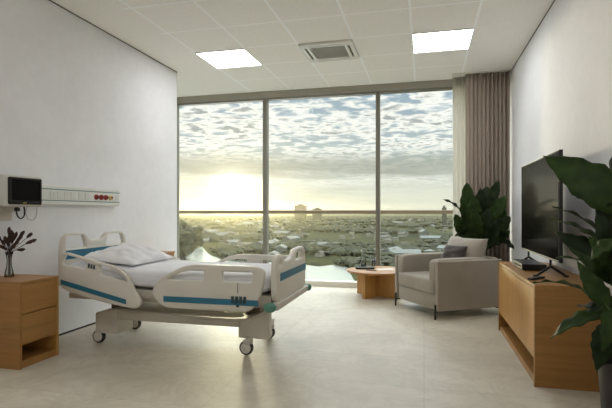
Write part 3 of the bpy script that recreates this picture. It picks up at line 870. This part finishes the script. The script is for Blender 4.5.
# ------------------------------------------------------------------ plants
def leaf(plant, root, base, tip, width, nrm, sag=.04, mat='leaf', petiole=True, fold=.18, n=20, wave=.006, seed=0, taper=1.0, stalk_r=.007, pw=.70, ex=.95):
    base, tip, nrm, root = Vector(base), Vector(tip), Vector(nrm).normalized(), Vector(root)
    ax = (tip - base); L = ax.length; a = ax.normalized()
    nrm = (nrm - a * nrm.dot(a)).normalized(); side = a.cross(nrm)
    bm = BM(); rows = []
    for i in range(n + 1):
        t = i / n
        c = base + ax * t + nrm * (sag * 4 * t * (1 - t)) 
        w = width / 2 * (max(0.0, math.sin(math.pi * min(1, t ** pw * .975 + .02))) ** ex) * (1 + .07 * math.sin(t * 31 + seed) * taper)
        if i == n: w = .0015
        row = []
        for k in (-1, -.55, 0, .55, 1):
            wv = wave * math.sin(t * 19 + seed + (0 if k > 0 else 2)) * abs(k)
            row.append(bm.verts.new(c + side * (k * w) + nrm * (fold * abs(k) * w + wv)))
        rows.append(row)
    for r0, r1 in zip(rows, rows[1:]):
        for k in range(4): bm.faces.new((r0[k], r0[k + 1], r1[k + 1], r1[k]))
    o = link_mesh('leaf', bm, M[mat], plant, smooth=True)
    md = o.modifiers.new('blade', 'SOLIDIFY'); md.thickness = .002; md.offset = 0
    bm = BM()
    add_tube(bm, [base + ax * (i / 10) * .96 + nrm * (sag * 4 * (i / 10 * .96) * (1 - i / 10 * .96) - .002) for i in range(11)], .004, 6, r_end=.0012)
    link_mesh('midrib', bm, M['rib'], o, smooth=True)
    if petiole:
        mid = root.lerp(base, .5) + Vector((0, 0, .08 * (root - base).length))
        mid.x = root.x + (base.x - root.x) * .3; mid.y = root.y + (base.y - root.y) * .3
        bm = BM(); add_tube(bm, smooth_path([root, mid, base + (base - tip) * .0, base + ax * .05], 5), stalk_r, 7, r_end=.004)
        link_mesh('stalk', bm, M['stalk'], o, smooth=True)
    return o

# near plant
PX, PY = .935, 2.52
pl = thing('potted_plant', 'broad-leaved plant in dark pot in front of the sideboard at right', 'plant', (PX, PY, 0))
bm = BM(); add_lathe(bm, [(.095, 0), (.105, .005), (.128, .36), (.128, .368), (.118, .368), (.112, .33)], (PX, PY, 0), 40); pt = link_mesh('pot', bm, M['pot_dark'], pl, smooth='auto')
bm = BM(); add_lathe(bm, [(.114, .325), (.113, .338), (.06, .346), (.002, .35)], (PX, PY, 0), 30); link_mesh('soil', bm, M['soil'], pt, smooth=True)
cam = Vector((0, 0, 1.085))
def facing(p, up=.3, side=(0, 0, 0)):
    d = (cam - Vector(p)).normalized(); return d + Vector((0, 0, up)) + Vector(side)
near = [
    ((.938, 2.50, 1.076), (.615, 2.75, 1.383), .20, None, .05, 'leaf', .45),
    ((.857, 2.58, .949), (.652, 2.72, 1.111), .075, (.1, .0, 1), .03, 'leaf_dark', 0),
    ((.848, 2.58, .920), (.647, 2.72, 1.048), .07, (.1, -.2, 1), .025, 'leaf', 0),
    ((.883, 2.58, .814), (.673, 2.75, .979), .11, None, .03, 'leaf_dark', .4),
    ((.873, 2.55, .769), (.671, 2.72, .849), .06, (0, .05, 1), .03, 'leaf', 0),
    ((.816, 2.42, .644), (.708, 2.50, .851), .088, None, .02, 'leaf', .1),
    ((.758, 2.60, .704), (.572, 2.78, .701), .07, (-.05, .12, 1), .02, 'leaf', 0),
    ((.851, 2.50, .611), (.618, 2.60, .448), .085, (-.45, -.5, .8), .04, 'leaf', 0),
    ((.868, 2.55, .592), (.778, 2.75, .592), .08, (-.3, -.1, 1), .02, 'leaf_dark', 0),
    ((.856, 2.50, .569), (.773, 2.45, .349), .115, None, .03, 'leaf_dark', .1),
    ((.872, 2.50, .851), (.804, 2.55, 1.119), .09, None, .03, 'leaf_dark', .2),
    ((.880, 2.50, .814), (.755, 2.50, .971), .09, None, .02, 'leaf', .2),
    ((.879, 2.45, .682), (.775, 2.38, .457), .10, None, .03, 'leaf', .1),
    ((.909, 2.50, 1.141), (.838, 2.60, 1.085), .10, (-.6, -.2, 1), .02, 'leaf_dark', 0),
    ((.845, 2.40, .959), (.739, 2.42, .856), .08, (-.6, -.5, .7), .02, 'leaf', 0),
    ((.90, 2.55, .98), (.74, 2.62, 1.16), .085, (0, -.4, 1), .03, 'leaf', 0),
    ((.89, 2.52, .74), (.70, 2.58, .90), .085, None, .03, 'leaf', .5),
    ((.90, 2.48, .66), (.74, 2.45, .62), .085, (-.3, -.5, 1), .03, 'leaf_dark', 0),
    ((.93, 2.50, .72), (.83, 2.42, .87), .12, None, .02, 'leaf_dark', .1),
    ((.93, 2.50, .82), (.85, 2.42, 1.0), .12, None, .02, 'leaf_dark', .1),
    ((.92, 2.46, .60), (.86, 2.36, .76), .11, None, .02, 'leaf_dark', .1),
    ((.94, 2.42, .88), (.90, 2.12, 1.16), .15, (-.8, .1, .6), .05, 'leaf', 0),
    ((.95, 2.45, .62), (.93, 2.15, .62), .13, (-.5, 0, 1), .05, 'leaf_dark', 0),
    ((.96, 2.5, 1.0), (.96, 2.36, 1.40), .15, (-.9, -.4, .2), .03, 'leaf', 0),
    ((.95, 2.58, 1.1), (.98, 2.72, 1.46), .14, (-.9, -.4, .2), .03, 'leaf_dark', 0),
]
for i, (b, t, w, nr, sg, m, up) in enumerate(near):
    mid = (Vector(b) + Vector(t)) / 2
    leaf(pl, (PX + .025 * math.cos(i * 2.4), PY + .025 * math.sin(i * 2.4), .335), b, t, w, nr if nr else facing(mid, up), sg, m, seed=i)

# corner plant behind the armchair
QX, QY = .64, 6.15
p2 = thing('corner_plant', 'tall leafy plant in pale pot behind the armchair by the drape', 'plant', (QX, QY, 0))
bm = BM(); add_lathe(bm, [(.13, 0), (.14, .006), (.165, .36), (.165, .37), (.152, .37), (.146, .33)], (QX, QY, 0), 40); pt = link_mesh('pot', bm, M['pot_white'], p2, smooth='auto')
bm = BM(); add_lathe(bm, [(.148, .325), (.147, .338), (.07, .348), (.002, .352)], (QX, QY, 0), 30); link_mesh('soil', bm, M['soil'], pt, smooth=True)
far = [
    ((.545, 6.1, .86), (.50, 6.02, 1.44), .20, None, 0), ((.62, 6.1, .80), (.655, 6.0, 1.37), .19, None, 1), ((.69, 6.15, .90), (.875, 6.1, 1.47), .17, None, 2),
    ((.73, 6.1, .88), (.95, 6.0, 1.28), .20, None, 3), ((.74, 6.05, .76), (.98, 5.95, 1.03), .19, None, 4), ((.47, 6.1, 1.05), (.225, 6.0, 1.24), .09, (0, -.5, 1), 5),
    ((.51, 6.1, .76), (.365, 6.0, 1.06), .15, None, 6), ((.53, 6.1, .76), (.36, 5.95, .79), .12, (0, -.6, 1), 7), ((.85, 6.1, .76), (1.02, 5.95, .65), .10, (0, -.5, 1), 8),
    ((.60, 6.0, .72), (.56, 5.86, 1.12), .19, None, 9), ((.68, 6.02, .72), (.74, 5.88, 1.12), .20, None, 10), ((.66, 6.2, 1.0), (.76, 6.22, 1.40), .17, None, 11),
    ((.58, 6.05, .64), (.48, 5.9, .88), .16, None, 12), ((.72, 6.0, .66), (.84, 5.9, .90), .16, None, 13), ((.62, 6.2, .95), (.57, 6.25, 1.33), .17, None, 14),
    ((.8, 6.1, .70), (.99, 6.02, .86), .13, None, 15),
    ((.60, 6.05, .95), (.585, 6.0, 1.26), .2, None, 18), ((.72, 6.1, .98), (.80, 6.05, 1.26), .2, None, 19), ((.56, 5.98, .78), (.52, 5.9, 1.0), .2, None, 20), ((.8, 6.05, .86), (.93, 6.0, 1.12), .19, None, 21),
    ((.64, 6.2, .7), (.42, 6.35, 1.0), .16, (0, -.8, .6), 16), ((.7, 6.0, .62), (.86, 5.8, .72), .12, (0, -.3, 1), 17),
]
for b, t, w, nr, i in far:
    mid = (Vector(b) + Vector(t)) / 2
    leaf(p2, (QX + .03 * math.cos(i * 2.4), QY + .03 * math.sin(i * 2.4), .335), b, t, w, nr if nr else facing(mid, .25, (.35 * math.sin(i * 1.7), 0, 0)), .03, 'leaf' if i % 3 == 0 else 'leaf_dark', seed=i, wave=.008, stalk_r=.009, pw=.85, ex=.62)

# ------------------------------------------------------------------ the world outside
GZ = -45.0
def poly_obj(name, pts, z, mat):
    bm = BM(); bm.faces.new([bm.verts.new((x, y, z)) for x, y in pts]); o = link_mesh(name, bm, mat)
    return o
bm = BM(); add_box(bm, -9000, 9000, 30, 14000, GZ - 2, GZ); struct(link_mesh('ground', bm, M['ground']))
river = [(-285, 575), (-258, 527), (-225, 470), (-185, 418), (-151, 413), (-125, 416), (-108, 413), (-97, 395), (-86, 388), (-77, 403), (-66, 392), (-61, 386), (-56, 360), (-51, 340), (-40, 290), (-20, 120), (-10, 60), (-180, 60), (-185, 180), (-190, 300), (-215, 400), (-262, 490)]
bm = BM(); bm.faces.new([bm.verts.new((x, y, GZ + .3)) for x, y in river]); r_ = bmesh.ops.extrude_face_region(bm, geom=list(bm.faces))
bmesh.ops.translate(bm, vec=(0, 0, -.25), verts=[v for v in r_['geom'] if isinstance(v, bmesh.types.BMVert)])
struct(link_mesh('river', bm, M['water']))

def in_poly(x, y, P):
    c = False; j = len(P) - 1
    for i in range(len(P)):
        if (P[i][1] > y) != (P[j][1] > y) and x < (P[j][0] - P[i][0]) * (y - P[i][1]) / (P[j][1] - P[i][1]) + P[i][0]: c = not c
        j = i
    return c

# tree cover: rounded crowns in one mesh (a wood nobody could count)
bmI = BM(); bmesh.ops.create_icosphere(bmI, subdivisions=1, radius=1.0)
IV = np.array([v.co[:] for v in bmI.verts]); IF = np.array([[v.index for v in f.verts] for f in bmI.faces]); bmI.free()
rng = np.random.default_rng(5)
def crowns(name, spots, mat):
    V, F = [], []
    for k, (x, y, r, h) in enumerate(spots):
        v = IV * np.array([r, r, h / 2]) * (1 + .28 * rng.standard_normal((len(IV), 1)).clip(-1, 1)) + np.array([x, y, GZ + h * .5])
        V.append(v); F.append(IF + k * len(IV))
    V = np.concatenate(V); F = np.concatenate(F)
    me = bpy.data.meshes.new(name); me.from_pydata(V.tolist(), [], F.tolist()); me.materials.append(mat)
    o = bpy.data.objects.new(name, me); COL.objects.link(o); return o
def view_xy(u, d):
    th = math.atan(118 / 473) ; X = u * math.cos(th) - math.sin(th); Y = math.cos(th) + u * math.sin(th)
    return X * d, Y * d
spots = []
for _ in range(9500):
    d = 260 * (3600 / 260) ** rng.random()
    u = rng.uniform(-.42, .42)
    x, y = view_xy(u, d)
    cl = noise.noise(Vector((x * .007, y * .006, 4.0)))
    if cl < 0.02 + .12 * (rng.random() - .5) and d < 2400: continue
    if in_poly(x, y, river) or in_poly(x + 7, y, river) or in_poly(x - 7, y, river): continue
    h = rng.uniform(2.5, 5.5) + (d / 3600) * 15
    spots.append((x, y, h * rng.uniform(.5, .95), h))
tag(crowns('woodland', spots, M['canopy']), 'scattered woods and hedges of olive green treetops across the valley outside', 'trees', kind='stuff')
# bigger riverside trees at the left bank
lab = 'tall rounded tree in the clump on the near left river bank'
proto = None
for k in range(16):
    px = 180 + (k % 8) * 2.6; dd = 420 + 26 * k
    x, y = view_xy((px - 306) / 473, dd)
    if in_poly(x, y, river): continue
    h = 20 + rng.uniform(-3, 8) + (7 - k % 8) * 1.0
    if proto is None:
        v = []; f = []; c = 0
        for b in range(9):
            q = IV * np.array([.22, .22, .2]) * (1 + .2 * rng.standard_normal((len(IV), 1)).clip(-1, 1)) + np.array([rng.uniform(-.2, .2), rng.uniform(-.2, .2), rng.uniform(.3, .82)])
            v.append(q); f.append(IF + c); c += len(IV)
        root = thing('bank_tree', lab, 'tree', (x, y, GZ), group='trees on the left river bank')
        me = bpy.data.meshes.new('crown'); me.from_pydata(np.concatenate(v).tolist(), [], np.concatenate(f).tolist()); me.materials.append(M['canopy'])
        o = bpy.data.objects.new('crown', me); COL.objects.link(o); o.parent = root
        bm = BM(); add_tube(bm, [(0, 0, 0), (0, 0, .5)], .03, 6); me = bpy.data.meshes.new('trunk'); bm.to_mesh(me); bm.free(); me.materials.append(M['lift'])
        o = bpy.data.objects.new('trunk', me); COL.objects.link(o); o.parent = root
        proto = root; t = root
    else:
        t = copy_tree(proto)
    t.location = (x, y, GZ); t.scale = (h, h, h); t.rotation_euler = (0, 0, rng.uniform(0, 6.28))

# houses
def house_mesh(w, l, h, roof, wm, rm):
    bm = BM(); add_box(bm, -w / 2, w / 2, -l / 2, l / 2, 0, h)
    for f in bm.faces: f.material_index = 0
    n0 = len(bm.faces)
    if roof:
        A = [bm.verts.new((-w / 2 - .5, y, h)) for y in (-l / 2 - .5, l / 2 + .5)]; B = [bm.verts.new((w / 2 + .5, y, h)) for y in (-l / 2 - .5, l / 2 + .5)]
        C = [bm.verts.new((0, y, h + roof)) for y in (-l / 2 - .5, l / 2 + .5)]
        fs = [bm.faces.new((A[0], A[1], C[1], C[0])), bm.faces.new((C[0], C[1], B[1], B[0])), bm.faces.new((A[0], C[0], B[0])), bm.faces.new((A[1], B[1], C[1])), bm.faces.new((A[0], B[0], B[1], A[1]))]
        for f in fs: f.material_index = 1
    else:
        k0 = set(bm.faces); add_box(bm, -w / 2 - .4, w / 2 + .4, -l / 2 - .4, l / 2 + .4, h, h + .8)
        for f in bm.faces:
            if f not in k0: f.material_index = 1
    bmesh.ops.recalc_face_normals(bm, faces=bm.faces)
    me = bpy.data.meshes.new('distant_house'); bm.to_mesh(me); bm.free(); me.materials.append(wm); me.materials.append(rm); return me
kinds = [(house_mesh(11, 16, 6, 4, M['house_wall'], M['roof']), 'small pale gabled house far off in the valley outside', 'distant gabled houses', 'distant_house'),
         (house_mesh(16, 26, 7, 0, M['house_wall'], M['roof_light']), 'low flat-roofed pale block far off in the valley outside', 'distant flat-roofed blocks', 'distant_block'),
         (house_mesh(20, 44, 8, 5, M['house_wall2'], M['roof_light']), 'long grey shed with a pale roof far off in the valley outside', 'distant long sheds', 'distant_shed')]
cnt = 0
while cnt < 210:
    d = 430 * (2600 / 430) ** (rng.random() ** .8); u = rng.uniform(-.27, .32)
    x, y = view_xy(u, d)
    if any(in_poly(x + a, y + b, river) for a in (-22, 0, 22) for b in (-22, 0, 22)): continue
    k = int(rng.choice([0, 0, 1, 1, 2]))
    me, lb, gp, nm = kinds[k]
    o = bpy.data.objects.new(nm, me); COL.objects.link(o)
    o.location = (x, y, GZ); o.rotation_euler = (0, 0, rng.choice([.2, .2 + math.pi / 2, -.3, 1.1]))
    s = rng.uniform(.5, .95) * (.75 + d / 3000 * .6); o.scale = (s, s, s)
    tag(o, lb, 'house' if k == 0 else 'building', gp); cnt += 1
# towers on the skyline
def tower(px0, px1, ytop, d, label, n=2):
    x0, y0 = view_xy((px0 - 306) / 473, d); x1, y1 = view_xy((px1 - 306) / 473, d)
    ht = 1.085 + (212 - ytop) * d / 473
    t = thing('tower_block', label, 'tower block', ((x0 + x1) / 2, (y0 + y1) / 2, GZ))
    bm = BM(); w = math.hypot(x1 - x0, y1 - y0); add_box(bm, x0, x1, y0, y0 + w * .7, GZ, ht); link_mesh('tower_body', bm, M['tower'], t)
    bm = BM(); add_box(bm, x0 + w * .25, x1 - w * .25, y0 + w * .15, y0 + w * .5, ht, ht + 6); link_mesh('roof_plant', bm, M['tower'], t)
tower(294.5, 305.5, 205.5, 2300, 'tallest tower block on the skyline, left of its pair')
tower(312.5, 321.5, 209, 2300, 'lower tower block on the skyline beside the tallest one')
tower(442, 446.5, 207.5, 1500, 'slim lone tower block on the skyline near the sheer curtain')

# haze over the valley
m = bpy.data.materials.new('valley_haze'); m.use_nodes = True
tr = m.node_tree; tr.nodes.clear(); t = NT(tr)
vs_ = t.n('ShaderNodeVolumeScatter'); vs_.inputs['Density'].default_value = .00008; vs_.inputs['Anisotropy'].default_value = .85
vs_.inputs['Color'].default_value = (1.0, .90, .58, 1)
o_ = t.n('ShaderNodeOutputMaterial'); t.l(vs_.outputs[0], o_.inputs['Volume'])
bm = BM(); add_box(bm, -3500, 3000, 40, 5200, GZ - 3, 60)
HAZE = tag(link_mesh('outside_haze', bm, m), 'thin bright morning haze over the valley outside', 'haze', kind='stuff')

# ------------------------------------------------------------------ sky
SUN = Vector((-.3937, .9325, .040)).normalized()
w = bpy.data.worlds.new('sky'); SC.world = w; w.use_nodes = True
tr = w.node_tree; tr.nodes.clear(); t = NT(tr)
tc = t.n('ShaderNodeTexCoord')
nrm = t.n('ShaderNodeVectorMath', operation='NORMALIZE'); t.l(tc.outputs['Generated'], nrm.inputs[0])
sp = t.n('ShaderNodeSeparateXYZ'); t.l(nrm.outputs[0], sp.inputs[0])
z = sp.outputs[2]
base = t.ramp(t.math('ADD', t.math('MULTIPLY', z, .5), .5), [
    (.30, (.16, .17, .12, 1)), (.497, (.30, .30, .22, 1)), (.503, (.74, .74, .60, 1)), (.53, (.64, .67, .60, 1)), (.555, (.46, .53, .54, 1)), (.60, (.34, .43, .50, 1)), (.635, (.30, .40, .50, 1)), (.70, (3.3, 3.55, 3.85, 1)), (1.0, (5.2, 5.6, 6.1, 1))])
# rippled cloud layer on a high flat sheet
den = t.math('ADD', t.math('MAXIMUM', z, 0.0), .05)
cv = t.n('ShaderNodeCombineXYZ')
t.l(t.math('DIVIDE', sp.outputs[0], den), cv.inputs[0]); t.l(t.math('DIVIDE', sp.outputs[1], den), cv.inputs[1])
c1 = t.n('ShaderNodeTexNoise', i_Scale=5.0, i_Detail=8.0, i_Roughness=.62, i_Distortion=.35); t.l(cv.outputs[0], c1.inputs['Vector'])
c2 = t.n('ShaderNodeTexNoise', i_Scale=.9, i_Detail=3.0, i_Roughness=.5); t.l(cv.outputs[0], c2.inputs['Vector'])
cl = t.math('ADD', t.math('MULTIPLY', c1.outputs[0], .62), t.math('MULTIPLY', c2.outputs[0], .38))
white = t.ramp(cl, [(.44, (0, 0, 0, 1)), (.52, (1, 1, 1, 1))])
grey = t.ramp(cl, [(.53, (0, 0, 0, 1)), (.60, (1, 1, 1, 1))])
hi = t.ramp(z, [(.03, (0, 0, 0, 1)), (.10, (1, 1, 1, 1)), (.27, (1, 1, 1, 1)), (.40, (.1, .1, .1, 1))])
col = t.mix(t.math('MULTIPLY', white, t.math('MULTIPLY', hi, .95)), base, (.98, .98, .93, 1))
col = t.mix(t.math('MULTIPLY', grey, t.math('MULTIPLY', hi, .85)), col, (.25, .29, .31, 1))
# long streaks and a grey bank low above the horizon
bz_ = t.n('ShaderNodeCombineXYZ'); t.l(t.math('MULTIPLY', sp.outputs[0], 3.0), bz_.inputs[0]); t.l(t.math('MULTIPLY', z, 34.0), bz_.inputs[2])
bn = t.n('ShaderNodeTexNoise', i_Scale=1.3, i_Detail=6.0, i_Roughness=.6); t.l(bz_.outputs[0], bn.inputs['Vector'])
st = t.math('MULTIPLY', t.ramp(bn.outputs[0], [(.46, (0, 0, 0, 1)), (.62, (1, 1, 1, 1))]), t.ramp(z, [(.0, (0, 0, 0, 1)), (.02, (.6, .6, .6, 1)), (.1, (.5, .5, .5, 1)), (.14, (0, 0, 0, 1))]))
col = t.mix(st, col, (.48, .52, .46, 1))
zz = t.math('ADD', z, t.math('MULTIPLY', t.math('SUBTRACT', bn.outputs[0], .5), .05))
band = t.ramp(zz, [(.068, (0, 0, 0, 1)), (.085, (1, 1, 1, 1)), (.102, (1, 1, 1, 1)), (.13, (0, 0, 0, 1))])
col = t.mix(t.math('MULTIPLY', band, .75), col, (.30, .33, .29, 1))
# sun glow
sd_ = t.n('ShaderNodeVectorMath', operation='DOT_PRODUCT'); t.l(nrm.outputs[0], sd_.inputs[0]); sd_.inputs[1].default_value = SUN
d0 = t.math('MAXIMUM', sd_.outputs[1] if len(sd_.outputs) > 1 else sd_.outputs[0], 0.0)
def glow(p_, s_): return t.math('MULTIPLY', t.math('POWER', d0, p_), s_)
g1 = t.mix(1.0, (0, 0, 0, 1), (1.0, .93, .72, 1)); 
def add_glow(col, p_, s_, c_):
    v = t.n('ShaderNodeVectorMath', operation='SCALE'); v.inputs[0].default_value = c_[:3]; t.l(glow(p_, s_), v.inputs['Scale'])
    return t.mix(1.0, col, v.outputs[0], 'ADD')
up = t.ramp(z, [(.0, (0, 0, 0, 1)), (.004, (1, 1, 1, 1))])
col = add_glow(col, 2600, 2.6, (1, .96, .84)); col = add_glow(col, 420, .24, (1, .93, .72)); col = add_glow(col, 40, .04, (1, .88, .6))
bg = t.n('ShaderNodeBackground'); t.l(col, bg.inputs[0]); bg.inputs[1].default_value = 0.57
wo = t.n('ShaderNodeOutputWorld'); t.l(bg.outputs[0], wo.inputs[0])

# ------------------------------------------------------------------ sun, camera, view
sl = bpy.data.lights.new('sun', 'SUN'); sl.energy = .65; sl.color = (1.0, .86, .60); sl.angle = R(4.0)
so = bpy.data.objects.new('sun', sl); COL.objects.link(so); so.location = SUN * 30
so.rotation_euler = SUN.to_track_quat('Z', 'Y').to_euler()

cd = bpy.data.cameras.new('camera'); co = bpy.data.objects.new('camera', cd); COL.objects.link(co)
co.location = (0, 0, 1.085); co.rotation_euler = (R(90), 0, math.atan(118 / 473))
cd.sensor_width = 36; cd.lens = 36 * 473 / 612; cd.shift_y = 8 / 612
cd.clip_start = .05; cd.clip_end = 20000
SC.camera = co
vs = SC.view_settings; vs.view_transform = 'Standard'; vs.look = 'None'; vs.exposure = 1.02; vs.gamma = 1.0; vs.use_curve_mapping = False
cy = SC.cycles
cy.use_denoising = True
cy.max_bounces = 12; cy.diffuse_bounces = 6; cy.transparent_max_bounces = 16; cy.volume_bounces = 0
cy.sample_clamp_indirect = 8.0
cy.caustics_reflective = False; cy.caustics_refractive = False
